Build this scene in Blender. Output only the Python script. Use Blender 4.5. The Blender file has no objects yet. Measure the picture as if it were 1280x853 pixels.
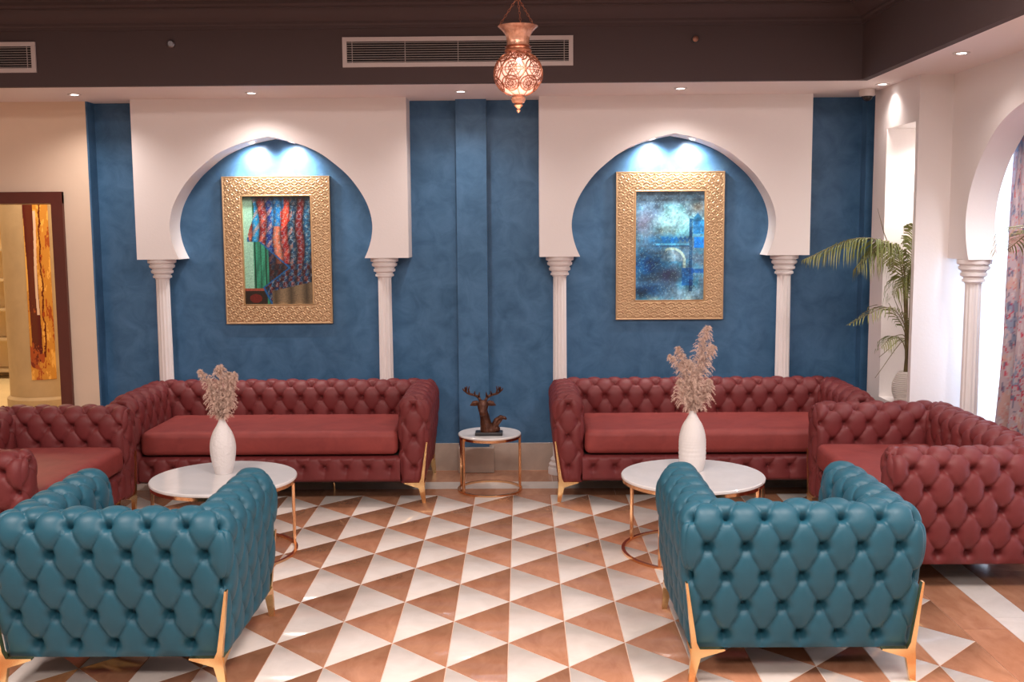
import bpy, bmesh, math, random
import numpy as np
from mathutils import Vector, Matrix
random.seed(7); rng = np.random.default_rng(7)
S = bpy.context.scene
COL = S.collection
PI = math.pi

# ------------------------------------------------------------------ camera
yaw, pitch, roll, FPX, CAMH = 0.0100, 0.1091, -0.0073, 1315.0, 1.748
fw = Vector((-math.sin(yaw)*math.cos(pitch), math.cos(yaw)*math.cos(pitch), -math.sin(pitch)))
r0 = Vector((math.cos(yaw), math.sin(yaw), 0)); u0 = r0.cross(fw)
rr = math.cos(roll)*r0 + math.sin(roll)*u0; uu = -math.sin(roll)*r0 + math.cos(roll)*u0
cd = bpy.data.cameras.new('camera'); cam = bpy.data.objects.new('camera', cd); COL.objects.link(cam)
cd.sensor_width = 36; cd.lens = FPX/1280*36; cd.clip_start = .05
M4 = Matrix((rr, uu, -fw)).transposed().to_4x4(); M4.translation = Vector((0, 0, CAMH)); cam.matrix_world = M4
S.camera = cam

# ------------------------------------------------------------------ world, view, large lights
S.view_settings.view_transform = 'Standard'; S.view_settings.look = 'None'
S.view_settings.gamma = 1; S.view_settings.exposure = 0.52; S.view_settings.use_curve_mapping = False
W = bpy.data.worlds.new('world'); S.world = W; W.use_nodes = True
W.node_tree.nodes['Background'].inputs[0].default_value = (1.0, .87, .82, 1)
W.node_tree.nodes['Background'].inputs[1].default_value = 0.16
def area(name, loc, rot, sx, sy, power, col, spread=PI):
    l = bpy.data.lights.new(name, 'AREA'); l.shape = 'RECTANGLE'; l.size = sx; l.size_y = sy
    l.energy = power; l.color = col; l.spread = spread
    o = bpy.data.objects.new(name, l); o.location = loc; o.rotation_euler = rot; COL.objects.link(o); return o
for i, x in enumerate((-2.6, 0.0, 1.6)):               # soft fill lights added below the ceiling, out of frame, for general brightness
    for y in (0.6, 3.2):
        area('overhead_fill_light', (x, y, 3.05), (0, 0, 0), .9, .9, 50 if y > 2 else 46, (1.0, .87, .81))
area('window_daylight', (3.06, 5.42, 1.3), (0, PI/2, 0), 2.3, 1.7, 84, (.55, .76, 1.0))
area('lobby_light', (-4.3, 9.2, 2.95), (0, 0, 0), 2.2, 1.6, 50, (1.0, .80, .54))
area('lobby_light_far', (-6.0, 11.2, 2.95), (0, 0, 0), 1.6, 1.2, 60, (1.0, .78, .48))

# ------------------------------------------------------------------ materials
def mat(name, col, rough=.5, metal=0, var=0, vscale=8, col2=None, bump=0, bscale=40, spec=.5, sheen=0, coat=0,
        rand=0, emit=None, estr=0, trans=0, detail=4, stretch=None, vpow=None, subs=0):
    m = bpy.data.materials.new(name); m.use_nodes = True; nt = m.node_tree; N = nt.nodes; Lk = nt.links
    b = N['Principled BSDF']; b.inputs['Base Color'].default_value = (*col, 1)
    b.inputs['Roughness'].default_value = rough; b.inputs['Metallic'].default_value = metal
    b.inputs['Specular IOR Level'].default_value = spec
    b.inputs['Sheen Weight'].default_value = sheen; b.inputs['Coat Weight'].default_value = coat
    b.inputs['Transmission Weight'].default_value = trans
    tc = N.new('ShaderNodeTexCoord'); src = tc.outputs['Object']
    if stretch:
        mp = N.new('ShaderNodeMapping'); mp.inputs['Scale'].default_value = stretch
        Lk.new(src, mp.inputs[0]); src = mp.outputs[0]
    if rand:
        oi = N.new('ShaderNodeObjectInfo'); ad = N.new('ShaderNodeVectorMath'); ad.operation = 'MULTIPLY_ADD'
        Lk.new(src, ad.inputs[0]); ad.inputs[1].default_value = (1, 1, 1)
        sc = N.new('ShaderNodeVectorMath'); sc.operation = 'SCALE'; sc.inputs[0].default_value = (37, 19, 53)
        Lk.new(oi.outputs['Random'], sc.inputs['Scale']); Lk.new(sc.outputs[0], ad.inputs[2]); src = ad.outputs[0]
    out = None
    if col2 or var:
        n = N.new('ShaderNodeTexNoise'); n.inputs['Scale'].default_value = vscale; n.inputs['Detail'].default_value = detail
        n.inputs['Roughness'].default_value = .62; n.inputs['Distortion'].default_value = .6
        Lk.new(src, n.inputs['Vector'])
        r = N.new('ShaderNodeValToRGB'); r.color_ramp.elements[0].position = .3; r.color_ramp.elements[1].position = .7
        c2 = col2 or tuple(c*(1-var) for c in col)
        r.color_ramp.elements[0].color = (*c2, 1); r.color_ramp.elements[1].color = (*col, 1)
        Lk.new(n.outputs[0], r.inputs[0]); out = r.outputs[0]
    if rand:
        hs = N.new('ShaderNodeHueSaturation'); mr = N.new('ShaderNodeMapRange')
        mr.inputs['To Min'].default_value = 1-rand; mr.inputs['To Max'].default_value = 1+rand
        Lk.new(oi.outputs['Random'], mr.inputs[0]); Lk.new(mr.outputs[0], hs.inputs['Value'])
        if out: Lk.new(out, hs.inputs['Color'])
        else: hs.inputs['Color'].default_value = (*col, 1)
        out = hs.outputs[0]
    if out: Lk.new(out, b.inputs['Base Color'])
    if bump:
        n2 = N.new('ShaderNodeTexNoise'); n2.inputs['Scale'].default_value = bscale; n2.inputs['Detail'].default_value = 6
        Lk.new(src, n2.inputs['Vector'])
        bp = N.new('ShaderNodeBump'); bp.inputs['Strength'].default_value = bump; bp.inputs['Distance'].default_value = .01
        Lk.new(n2.outputs[0], bp.inputs['Height']); Lk.new(bp.outputs[0], b.inputs['Normal'])
    if emit:
        b.inputs['Emission Color'].default_value = (*emit, 1); b.inputs['Emission Strength'].default_value = estr
    return m
MT = dict(
 plaster=mat('white_plaster', (.80, .745, .73), .75, bump=.08, bscale=60),
 cream=mat('cream_paint', (.78, .60, .455), .8, var=.05, vscale=2),
 soffit=mat('soffit_paint', (.84, .74, .71), .85),
 blue=mat('blue_venetian_plaster', (.074, .178, .325), .38, col2=(.034, .105, .205), vscale=7, detail=12, bump=.10, bscale=14, spec=.35),
 dark=mat('dark_brown_paint', (.078, .050, .050), .8),
 base=mat('cream_marble', (.56, .45, .38), .25, var=.18, vscale=6),
 white_tile=mat('white_marble', (.74, .67, .62), .13, col2=(.64, .57, .52), vscale=7, rand=.05, detail=8),
 brown_tile=mat('brown_marble', (.50, .245, .145), .14, col2=(.36, .16, .09), vscale=13, rand=.13, detail=9, stretch=(1, .45, 1)),
 grout=mat('pale_grout', (.72, .52, .40), .6),
 red=mat('red_leatherette', (.168, .026, .027), .54, var=.15, vscale=9, bump=.06, bscale=240, spec=.4),
 redseat=mat('red_suede_cushion', (.285, .050, .043), .60, col2=(.20, .032, .030), vscale=5, bump=.25, bscale=11, spec=.35),
 teal=mat('teal_leatherette', (.015, .092, .138), .46, var=.12, vscale=9, bump=.06, bscale=240, spec=.4),
 under=mat('black_underlining', (.03, .025, .022), .9),
 gold=mat('polished_gold', (.92, .62, .30), .24, metal=1),
 rose=mat('rose_gold', (.86, .50, .27), .18, metal=1),
 frame=mat('embossed_gold', (.56, .37, .21), .34, metal=.7),
 frameedge=mat('gold_edge', (.62, .38, .19), .3, metal=.8),
 marble=mat('table_marble', (.74, .71, .70), .12, col2=(.64, .62, .62), vscale=5, detail=8),
 vase=mat('white_ceramic', (.68, .64, .63), .55, bump=.5, bscale=70),
 vase2=mat('white_ceramic_combed', (.68, .64, .62), .6),
 pampas=mat('pampas', (.80, .60, .50), .95, col2=(.62, .44, .36), vscale=25),
 stem=mat('dry_stem', (.45, .30, .18), .8),
 bronze=mat('carved_bronze', (.11, .036, .015), .32, metal=.45, col2=(.045, .014, .008), vscale=40, bump=.5, bscale=90),
 black=mat('black_base', (.02, .018, .02), .4),
 vent=mat('vent_enamel', (.62, .52, .50), .5),
 ventdark=mat('vent_dark', (.015, .012, .012), .9),
 lampw=mat('lit_lens', (1, 1, 1), .5, emit=(1, .95, .92), estr=9),
 trimring=mat('lamp_ring', (.7, .65, .62), .4),
 leaf=mat('palm_leaf', (.11, .15, .030), .45, col2=(.26, .25, .08), vscale=6, rand=.1),
 stalk=mat('palm_stalk', (.20, .16, .05), .6, col2=(.10, .06, .02), vscale=10),
 soil=mat('soil', (.05, .03, .02), .95),
 pot=mat('ribbed_pot', (.58, .52, .48), .6),
 maroon=mat('maroon_door_wood', (.115, .022, .014), .35, var=.2, vscale=5),
 pillar=mat('taupe_stone', (.42, .31, .20), .6, var=.15, vscale=5),
 lobby=mat('lobby_wall', (.80, .62, .38), .8),
 lobbyfloor=mat('lobby_floor', (.80, .66, .44), .2, var=.1, vscale=2),
 copper=mat('copper_filigree', (.42, .16, .09), .35, metal=.8),
 cupglass=mat('copper_glass', (.80, .42, .28), .25, metal=.5, col2=(.40, .17, .10), vscale=28, bump=.4, bscale=50),
 globe=mat('lit_glass_globe', (.9, .6, .5), .3, emit=(1.0, .55, .42), estr=.55),
 bulb=mat('lit_bulb', (1, 1, 1), .3, emit=(1, .88, .85), estr=5),
 camw=mat('camera_housing', (.66, .60, .58), .4), camd=mat('camera_dome', (.02, .015, .015), .08),
 dot=mat('copper_dot', (.35, .16, .11), .35, metal=.6), steel=mat('dull_steel', (.3, .27, .28), .3, metal=.9),
)
def sheer_mat():
    m = bpy.data.materials.new('white_sheer'); m.use_nodes = True; N = m.node_tree.nodes; Lk = m.node_tree.links
    N.remove(N['Principled BSDF']); o = N['Material Output']
    t = N.new('ShaderNodeBsdfTranslucent'); t.inputs[0].default_value = (.95, .96, 1, 1)
    d = N.new('ShaderNodeBsdfTransparent'); mx = N.new('ShaderNodeMixShader'); mx.inputs[0].default_value = .35
    Lk.new(t.outputs[0], mx.inputs[1]); Lk.new(d.outputs[0], mx.inputs[2]); Lk.new(mx.outputs[0], o.inputs[0]); return m
MT['sheer'] = sheer_mat()
def glass_mat():
    m = bpy.data.materials.new('window_glass'); m.use_nodes = True; N = m.node_tree.nodes; Lk = m.node_tree.links
    N.remove(N['Principled BSDF']); o = N['Material Output']
    t = N.new('ShaderNodeBsdfTransparent'); g = N.new('ShaderNodeBsdfGlossy'); g.inputs['Roughness'].default_value = .02
    mx = N.new('ShaderNodeMixShader'); mx.inputs[0].default_value = .06
    Lk.new(t.outputs[0], mx.inputs[1]); Lk.new(g.outputs[0], mx.inputs[2]); Lk.new(mx.outputs[0], o.inputs[0]); return m
MT['glass'] = glass_mat()
def vc_mat(name, rough=.4, spec=.5):
    m = bpy.data.materials.new(name); m.use_nodes = True; N = m.node_tree.nodes
    a = N.new('ShaderNodeVertexColor'); a.layer_name = 'Col'; b = N['Principled BSDF']
    m.node_tree.links.new(a.outputs[0], b.inputs['Base Color']); b.inputs['Roughness'].default_value = rough
    b.inputs['Specular IOR Level'].default_value = spec; return m
MT['print'] = vc_mat('printed_canvas', .35); MT['cloth'] = vc_mat('printed_curtain', .85, .2); MT['goldprint'] = vc_mat('gold_collage', .22)

# ------------------------------------------------------------------ object helpers
def link(name, me, m=None, parent=None):
    o = bpy.data.objects.new(name, me); COL.objects.link(o)
    if m is not None and me is not None and len(me.materials) == 0: me.materials.append(MT[m])
    if parent: o.parent = parent
    return o
def tag(o, label=None, cat=None, group=None, kind=None):
    if label: o['label'] = label
    if cat: o['category'] = cat
    if group: o['group'] = group
    if kind: o['kind'] = kind
    return o
def thing(name, label, cat, loc=(0, 0, 0), rz=0, group=None):
    o = bpy.data.objects.new(name, None); COL.objects.link(o); o.location = loc; o.rotation_euler = (0, 0, rz)
    o.empty_display_size = .1
    return tag(o, label, cat, group)
def struct(name, me, m, parent=None):
    o = link(name, me, m, parent); o['kind'] = 'structure'; return o
class MB:
    def __init__(s): s.v = []; s.f = []; s.sm = []
    def add(s, vs, fs, smooth=False):
        n = len(s.v); s.v += [tuple(v) for v in vs]; s.f += [tuple(i+n for i in f) for f in fs]; s.sm += [smooth]*len(fs); return s
    def box(s, x0, x1, y0, y1, z0, z1):
        vs = [(x, y, z) for z in (z0, z1) for y in (y0, y1) for x in (x0, x1)]
        return s.add(vs, [(0, 2, 3, 1), (4, 5, 7, 6), (0, 1, 5, 4), (2, 6, 7, 3), (0, 4, 6, 2), (1, 3, 7, 5)])
    def prism(s, poly, y0, y1, axis='y'):           # poly: (a,b) in XZ for y, XY for z, YZ for x
        def P(a, b, t): return {'y': (a, t, b), 'z': (a, b, t), 'x': (t, a, b)}[axis]
        n = len(poly); vs = [P(a, b, y0) for a, b in poly]+[P(a, b, y1) for a, b in poly]
        return s.add(vs, [tuple(range(n)), tuple(range(2*n-1, n-1, -1))]+[(i, i+n, (i+1) % n+n, (i+1) % n) for i in range(n)])
    def lathe(s, prof, n=24, c=(0, 0, 0), smooth=True, flute=0, nf=12, cap=True, sq=None):
        vs = []
        for r, z in prof:
            for i in range(n):
                a = 2*PI*i/n; q = r*(1-flute*(.5+.5*math.cos(nf*a)))
                vs.append((c[0]+q*math.cos(a), c[1]+q*math.sin(a), c[2]+z))
        fs = [(j*n+i, j*n+(i+1) % n, (j+1)*n+(i+1) % n, (j+1)*n+i) for j in range(len(prof)-1) for i in range(n)]
        s.add(vs, fs, smooth)
        if cap:
            k = len(s.v)-len(vs)
            for j, rev in ((0, True), (len(prof)-1, False)):
                ring = [k+j*n+i for i in range(n)]
                s.f.append(tuple(ring[::-1] if rev else ring)); s.sm.append(False)
        return s
    def tube(s, pts, rad, n=8, flat=1.0, smooth=True, closed=False):
        pts = [Vector(p) for p in pts]; m = len(pts)
        if not hasattr(rad, '__len__'): rad = [rad]*m
        t0 = (pts[1]-pts[0]).normalized(); up = Vector((0, 0, 1)) if abs(t0.z) < .9 else Vector((1, 0, 0))
        a = t0.cross(up).normalized(); vs = []
        for i, p in enumerate(pts):
            if closed: t = (pts[(i+1) % m]-pts[i-1]).normalized()
            else: t = (pts[min(i+1, m-1)]-pts[max(i-1, 0)]).normalized()
            a = (a-t*a.dot(t)).normalized(); b = t.cross(a)
            for k in range(n):
                g = 2*PI*k/n; vs.append(p+rad[i]*(math.cos(g)*a+flat*math.sin(g)*b))
        mm = m if closed else m-1
        fs = [(j*n+i, j*n+(i+1) % n, ((j+1) % m)*n+(i+1) % n, ((j+1) % m)*n+i) for j in range(mm) for i in range(n)]
        if not closed: fs += [tuple(range(n-1, -1, -1)), tuple(range((m-1)*n, m*n))]
        return s.add(vs, fs, smooth)
    def ball(s, c, r, n=12, m=8, sc=(1, 1, 1)):
        c = Vector(c); vs = []
        for j in range(m+1):
            th = PI*j/m
            for i in range(n):
                a = 2*PI*i/n
                vs.append((c.x+r*sc[0]*math.sin(th)*math.cos(a), c.y+r*sc[1]*math.sin(th)*math.sin(a), c.z-r*sc[2]*math.cos(th)))
        return s.add(vs, [(j*n+i, j*n+(i+1) % n, (j+1)*n+(i+1) % n, (j+1)*n+i) for j in range(m) for i in range(n)], True)
    def mesh(s, name='m'):
        me = bpy.data.meshes.new(name); me.from_pydata(s.v, [], s.f); me.polygons.foreach_set('use_smooth', s.sm); me.update(); me.set_sharp_from_angle(angle=math.radians(38)); return me
def rbox(x0, x1, y0, y1, z0, z1, r=.01, seg=2):
    bm = bmesh.new(); bmesh.ops.create_cube(bm, size=1)
    for v in bm.verts: v.co = Vector(((x0+x1)/2+v.co.x*(x1-x0), (y0+y1)/2+v.co.y*(y1-y0), (z0+z1)/2+v.co.z*(z1-z0)))
    bmesh.ops.bevel(bm, geom=bm.edges[:], offset=r, segments=seg, affect='EDGES', profile=.5)
    for f in bm.faces: f.smooth = seg > 2
    me = bpy.data.meshes.new('m'); bm.to_mesh(me); bm.free(); return me
def grid_mesh(P, name='m', smooth=True, closed_u=False):
    P = np.asarray(P, float); a, b = P.shape[:2]
    idx = np.arange(a*b).reshape(a, b); f = np.stack([idx[:-1, :-1], idx[:-1, 1:], idx[1:, 1:], idx[1:, :-1]], -1).reshape(-1, 4)
    me = bpy.data.meshes.new(name); me.vertices.add(a*b); me.vertices.foreach_set('co', P.reshape(-1).astype(np.float32))
    me.loops.add(f.size); me.loops.foreach_set('vertex_index', f.reshape(-1).astype(np.int32))
    me.polygons.add(len(f)); me.polygons.foreach_set('loop_start', np.arange(0, f.size, 4, dtype=np.int32))
    me.polygons.foreach_set('loop_total', np.full(len(f), 4, np.int32))
    me.polygons.foreach_set('use_smooth', np.full(len(f), smooth)); me.update(calc_edges=True); me.validate(); return me
def set_cols(me, C):
    a = me.color_attributes.new('Col', 'FLOAT_COLOR', 'POINT'); C = np.asarray(C, np.float32).reshape(-1, 3)
    C = np.c_[C, np.ones(len(C), np.float32)].astype(np.float32); a.data.foreach_set('color', C.reshape(-1))
def lin(c):
    c = np.clip(np.asarray(c, float)/255, 0, 1); return np.where(c < .04045, c/12.92, ((c+.055)/1.055)**2.4)
def children(o): return [c for c in bpy.data.objects if c.parent == o]
def copy_tree(o, parent=None):
    c = o.copy(); COL.objects.link(c); c.parent = parent
    for ch in children(o): copy_tree(ch, c)
    return c
def spline(pts, n):
    P = [Vector(p) for p in pts]; P = [2*P[0]-P[1]]+P+[2*P[-1]-P[-2]]; out = []
    m = len(P)-3
    for i in range(n+1):
        t = i/n*m; k = min(int(t), m-1); t -= k; a, b, c, d = P[k:k+4]
        out.append(.5*((2*b)+(c-a)*t+(2*a-5*b+4*c-d)*t*t+(3*b-a-3*c+d)*t*t*t))
    return out

# ------------------------------------------------------------------ the setting
YW, ZS, YB, XB = 7.445, 2.617, 6.54, 2.07
TW, TS, TX, TY = .245, .49, -.0671, 6.4753
floor = struct('floor', MB().box(-5.2, 3.6, -1.2, 7.5, -.06, -.0022).mesh(), 'grout')
def tri_mesh(kind):
    g = .0012; w = TW; h = TS/2
    if kind == 'w': p = [(g, -h+g*2.6), (w-g*2.6, 0), (g, h-g*2.6)]       # base left, apex right
    else: p = [(g*2.6, 0), (w-g, -h+g*2.6), (w-g, h-g*2.6)]
    c = .0012; cx = sum(a for a, b in p)/3; cy = sum(b for a, b in p)/3
    q = [(a+(cx-a)*c*9, b+(cy-b)*c*9) for a, b in p]
    vs = [(a, b, -.008) for a, b in p]+[(a, b, -.0008) for a, b in p]+[(a, b, 0) for a, b in q]
    fs = [(6, 7, 8)]+[(i, (i+1) % 3, (i+1) % 3+3, i+3) for i in range(3)]+[(i+3, (i+1) % 3+3, (i+1) % 3+6, i+6) for i in range(3)]
    return vs, fs
TM = {}
for k, m in (('w', 'white_tile'), ('b', 'brown_tile')):
    TM[k] = MB().add(*tri_mesh(k)).mesh('tile_'+k); TM[k].materials.append(MT[m])
far_w, far_b = MB(), MB(); tiles = []
for i in range(-19, 8):
    for jj in range(-30, 1):                                  # half-row index
        x = TX+i*TW; y = TY+jj*TS/2+TS/2
        # vertices on column i sit at TY + (i%2? 0 : .5)*TS steps
        par = (jj+i) % 2
        k = 'w' if par == 1 else 'b'
        ylo, yhi = y-TS/2, y+TS/2
        if yhi > TY+TS/2+.01 or ylo < -1.2: 
            if not (yhi > TY+TS/2+.01 and ylo < TY+TS/2-.01): continue
            continue
        xc = x+TW/2; inview = y > 3.75 and abs(xc) < (y+.1)*.5+.1
        tiles.append((x, y, k, inview))
seen = sorted([t for t in tiles if t[3]], key=lambda t: t[1])[:298]
sset = set(seen)
for t in seen:
    o = link('tile', TM[t[2]], None, floor); o.location = (t[0], t[1], 0)
for t in tiles:
    if t in sset: continue
    vs, fs = tri_mesh(t[2]); (far_w if t[2] == 'w' else far_b).add([(a+t[0], b+t[1], c) for a, b, c in vs], fs)
tag(link('white_tiles', far_w.mesh(), 'white_tile', floor), kind='stuff'); tag(link('brown_tiles', far_b.mesh(), 'brown_tile', floor), kind='stuff')
def slabs(x0, x1, y0, y1, m, along, step):
    a0, a1 = (x0, x1) if along == 'x' else (y0, y1); n = max(1, round((a1-a0)/step))
    for k in range(n):
        p, q = a0+(a1-a0)*k/n+.001, a0+(a1-a0)*(k+1)/n-.001
        b = MB().box(p, q, y0+.001, y1-.001, -.008, 0) if along == 'x' else MB().box(x0+.001, x1-.001, p, q, -.008, 0)
        link('border_slab', b.mesh(), m, floor)
YT = TY+TS/2
XR = TX+8*TW
# half triangles along the back edge close the lattice
for i in range(-12, 8):
    x = TX+i*TW; g = .0015
    # column i: apex line; a right triangle of brown or white is left between lattice and the border
    if i % 2 == 1: p = [(x+g, YT-TS/2+g*2), (x+TW-g*2, YT-g), (x+g, YT-g)]; k = 'white_tile'
    else: p = [(x+TW-g, YT-TS/2+g*2), (x+TW-g, YT-g), (x+g*2, YT-g)]; k = 'brown_tile'
    HALF = (p, k)
    link('half_tile', MB().prism(p, -.008, 0, 'z').mesh(), k, floor)
slabs(-5.2, XR, YT, 6.888, 'brown_tile', 'x', .62); slabs(-5.2, XR+.195, 6.888, 7.078, 'white_tile', 'x', .62)
slabs(-5.2, 2.6, 7.078, 7.5, 'brown_tile', 'x', .62)
slabs(XR, XR+.195, -1.2, 6.888, 'brown_tile', 'y', .62); slabs(XR+.195, XR+.36, -1.2, 7.078, 'white_tile', 'y', .62)
slabs(XR+.36, 3.6, -1.2, 7.078, 'brown_tile', 'y', .62)

struct('wall_back', MB().box(-2.985, 3.0, YW, YW+.15, 0, 2.7).mesh(), 'blue')
pl = MB().box(-.452, -.241, 7.365, YW, 0, ZS).box(2.366, 2.6, 7.34, YW, 0, ZS)
struct('wall_back_pilasters', pl.mesh(), 'blue')
struct('trim_1', MB().box(-2.985, -.46, 7.42, YW, 0, .196).box(-.232, 2.6, 7.42, YW, 0, .196).mesh(), 'base').name = 'baseboard_back'
struct('baseboard_pilaster', rbox(-.462, -.205, 7.335, YW, 0, .183, .006, 2), 'base')
# cream wall on the left with the door opening
cw = MB().box(-3.17, -2.99, 7.32, 7.6, 0, 2.7).box(-5.2, -3.17, 7.32, 7.6, 2.0, 2.7).box(-5.2, -4.3, 7.32, 7.6, 0, 2.0)
struct('wall_left_back', cw.mesh(), 'cream')
struct('wall_back_return', MB().box(-2.99, -2.978, 7.322, YW, 0, ZS).mesh(), 'blue')
struct('wall_left', MB().box(-5.3, -5.2, -1.2, 7.32, 0, 3.2).mesh(), 'cream')
d1 = struct('door_1', MB().box(-3.25, -3.17, 7.29, 7.62, 0, 2.0).mesh(), 'maroon')
struct('door_head', MB().box(-4.38, -3.17, 7.289, 7.621, 1.925, 2.005).mesh(), 'maroon', d1); struct('door_jamb', MB().box(-4.38, -4.30, 7.29, 7.62, 0, 1.925).mesh(), 'maroon', d1)
# soffit, bulkhead, crown, ceiling
struct('wall_soffit', MB().box(-5.2, 3.6, YB+.004, 7.6, ZS, 2.75).box(XB+.004, 3.6, -1.2, YB+.004, ZS, 2.75).mesh(), 'soffit')
struct('wall_bulkhead', MB().box(-5.2, XB, YB, YB+.05, ZS-.001, 3.12).box(XB, XB+.05, -1.2, YB+.05, ZS-.001, 3.12).mesh(), 'dark')
struct('ceiling', MB().box(-5.3, 2.2, -1.2, 6.7, 3.09, 3.2).mesh(), 'dark')
prof = [(0, 2.945), (.018, 2.945), (.018, 2.962), (.028, 2.97), (.028, 2.985), (.06, 3.0), (.09, 3.035), (.095, 3.05), (.115, 3.05), (.115, 3.06), (.135, 3.07), (.135, 3.09), (0, 3.09)]
def crown(P0, P1, dirv, name):
    # dirv: projecting direction; mitred at P1
    n = len(prof); vs = []
    for P, mit in ((P0, 0), (P1, 1)):
        for a, z in prof:
            ax = (Vector(P1)-Vector(P0)).normalized()
            v = Vector((*P[:2], z))+Vector(dirv)*a-(ax*a if mit else Vector((0, 0, 0))); v.z = z; vs.append(v)
    return struct(name, MB().add(vs, [tuple(range(n)), tuple(range(2*n-1, n-1, -1))]+[(i, (i+1) % n, (i+1) % n+n, i+n) for i in range(n)]).mesh(), 'dark')
crown((-5.2, YB, 0), (XB, YB, 0), (0, -1, 0), 'trim_2'); crown((XB, -1.2, 0), (XB, YB, 0), (-1, 0, 0), 'trim_3')
# right wall: pier with niche, alcove and window wall
NZ0, NZ1 = .61, 2.35
wr = MB().box(2.35, 3.3, 6.34, 7.13, 0, NZ0).box(2.35, 3.3, 6.34, 7.13, NZ1, ZS).box(2.35, 3.3, 6.34, 6.385, NZ0, NZ1).box(2.35, 3.3, 6.885, 7.13, NZ0, NZ1).box(2.80, 3.3, 6.385, 6.885, NZ0, NZ1)
struct('wall_right', wr.mesh(), 'plaster')
struct('wall_window', MB().box(2.95, 3.02, -1.2, 4.5, 0, ZS).box(2.95, 3.02, 4.5, 6.34, 2.45, ZS).box(2.95, 3.02, 4.5, 6.34, 0, .1).mesh(), 'plaster')
w1 = struct('window_1', MB().box(2.955, 3.0, 4.5, 6.34, .1, .14).box(2.955, 3.0, 4.5, 6.34, 2.41, 2.45).box(2.955, 3.0, 4.5, 4.54, .14, 2.41).box(2.955, 3.0, 6.30, 6.34, .14, 2.41).box(2.955, 3.0, 5.40, 5.44, .14, 2.41).mesh(), 'plaster')
for a, b in ((4.54, 5.40), (5.44, 6.30)): struct('pane', MB().box(2.975, 2.98, a, b, .14, 2.41).mesh(), 'glass', w1)
# lobby through the door
struct('lobby_floor', MB().box(-8.2, -2.9, 7.6, 13.1, -.06, 0).mesh(), 'lobbyfloor').name = 'floor_lobby'
struct('wall_lobby', MB().box(-8.2, -2.9, 13, 13.1, 0, 3.1).box(-8.3, -8.2, 7.6, 13.1, 0, 3.1).box(-2.99, -2.9, 7.6, 13, 0, 3.1).mesh(), 'lobby')
struct('ceiling_lobby', MB().box(-8.3, -2.9, 7.6, 13.1, 3.1, 3.2).mesh(), 'lobby')

# ------------------------------------------------------------------ arches and columns
prof_a = [(0, 2.362), (.10, 2.342), (.22, 2.307), (.345, 2.25), (.44, 2.182), (.54, 2.092), (.62, 1.985), (.67, 1.885), (.694, 1.78), (.69, 1.69), (.668, 1.605), (.638, 1.535)]
half = [(p.x, p.y) for p in spline([(a, b, 0) for a, b in prof_a], 44)]
def arch_panel(hw, cxo, t, zt=ZS, zb=1.535):
    mb = MB(); R = [(cxo+a, b) for a, b in half]; Lh = [(cxo-a, b) for a, b in half]
    n = len(half)
    for y, rev in ((0, False), (t, True)):
        for side, H in ((1, R), (-1, Lh)):
            vs = []; fs = []
            for k, (a, b) in enumerate(H):
                vs += [(a, y, b), ]
            # strip to outer border: top edge then side edge
            outer = []
            for k, (a, b) in enumerate(H):
                ang = k/(n-1)
                if ang < .5: outer.append((cxo+(side*hw-0)*(ang/.5) if False else (a if ang < .0 else cxo*(1-ang/.5)+side*hw*(ang/.5)), y, zt))
                else: outer.append((side*hw, y, zt-(zt-zb)*((ang-.5)/.5)))
            vs += outer
            for k in range(n-1):
                q = (k, k+1, n+k+1, n+k); fs.append(q if (side == 1) != rev else q[::-1])
            mb.add(vs, fs)
    for H, s in ((R, 1), (Lh, -1)):
        vs = [(a, 0, b) for a, b in H]+[(a, t, b) for a, b in H]
        mb.add(vs, [((k, k+n, k+n+1, k+1) if s == 1 else (k+1, k+n+1, k+n, k)) for k in range(n-1)], True)
        a = H[-1][0]; mb.add([(a, 0, zb), (s*hw, 0, zb), (s*hw, t, zb), (a, t, zb)], [(0, 3, 2, 1) if s == 1 else (0, 1, 2, 3)])
        mb.add([(s*hw, 0, zb), (s*hw, 0, zt), (s*hw, t, zt), (s*hw, t, zb)], [(0, 3, 2, 1) if s == -1 else (0, 1, 2, 3)])
    return mb.mesh('arch')
def arch(label, cx, hw, cxo, loc, rz, t):
    a = link('horseshoe_arch', arch_panel(hw, cxo, t), 'plaster'); a.location = loc; a.rotation_euler = (0, 0, rz)
    return tag(a, label, 'arch', 'white horseshoe arch panels')
arch('white horseshoe arch panel framing the picture of hanging rugs', 0, .934, -.006, (-1.710, 7.22, 0), 0, .225)
arch('white horseshoe arch panel framing the picture of a blue gateway', 0, .921, -.006, (1.042, 7.22, 0), 0, .225)
arch('white horseshoe arch panel on the right wall before the bright window', 0, .93, 0, (2.55, 5.41, 0), -PI/2, .17)
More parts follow.
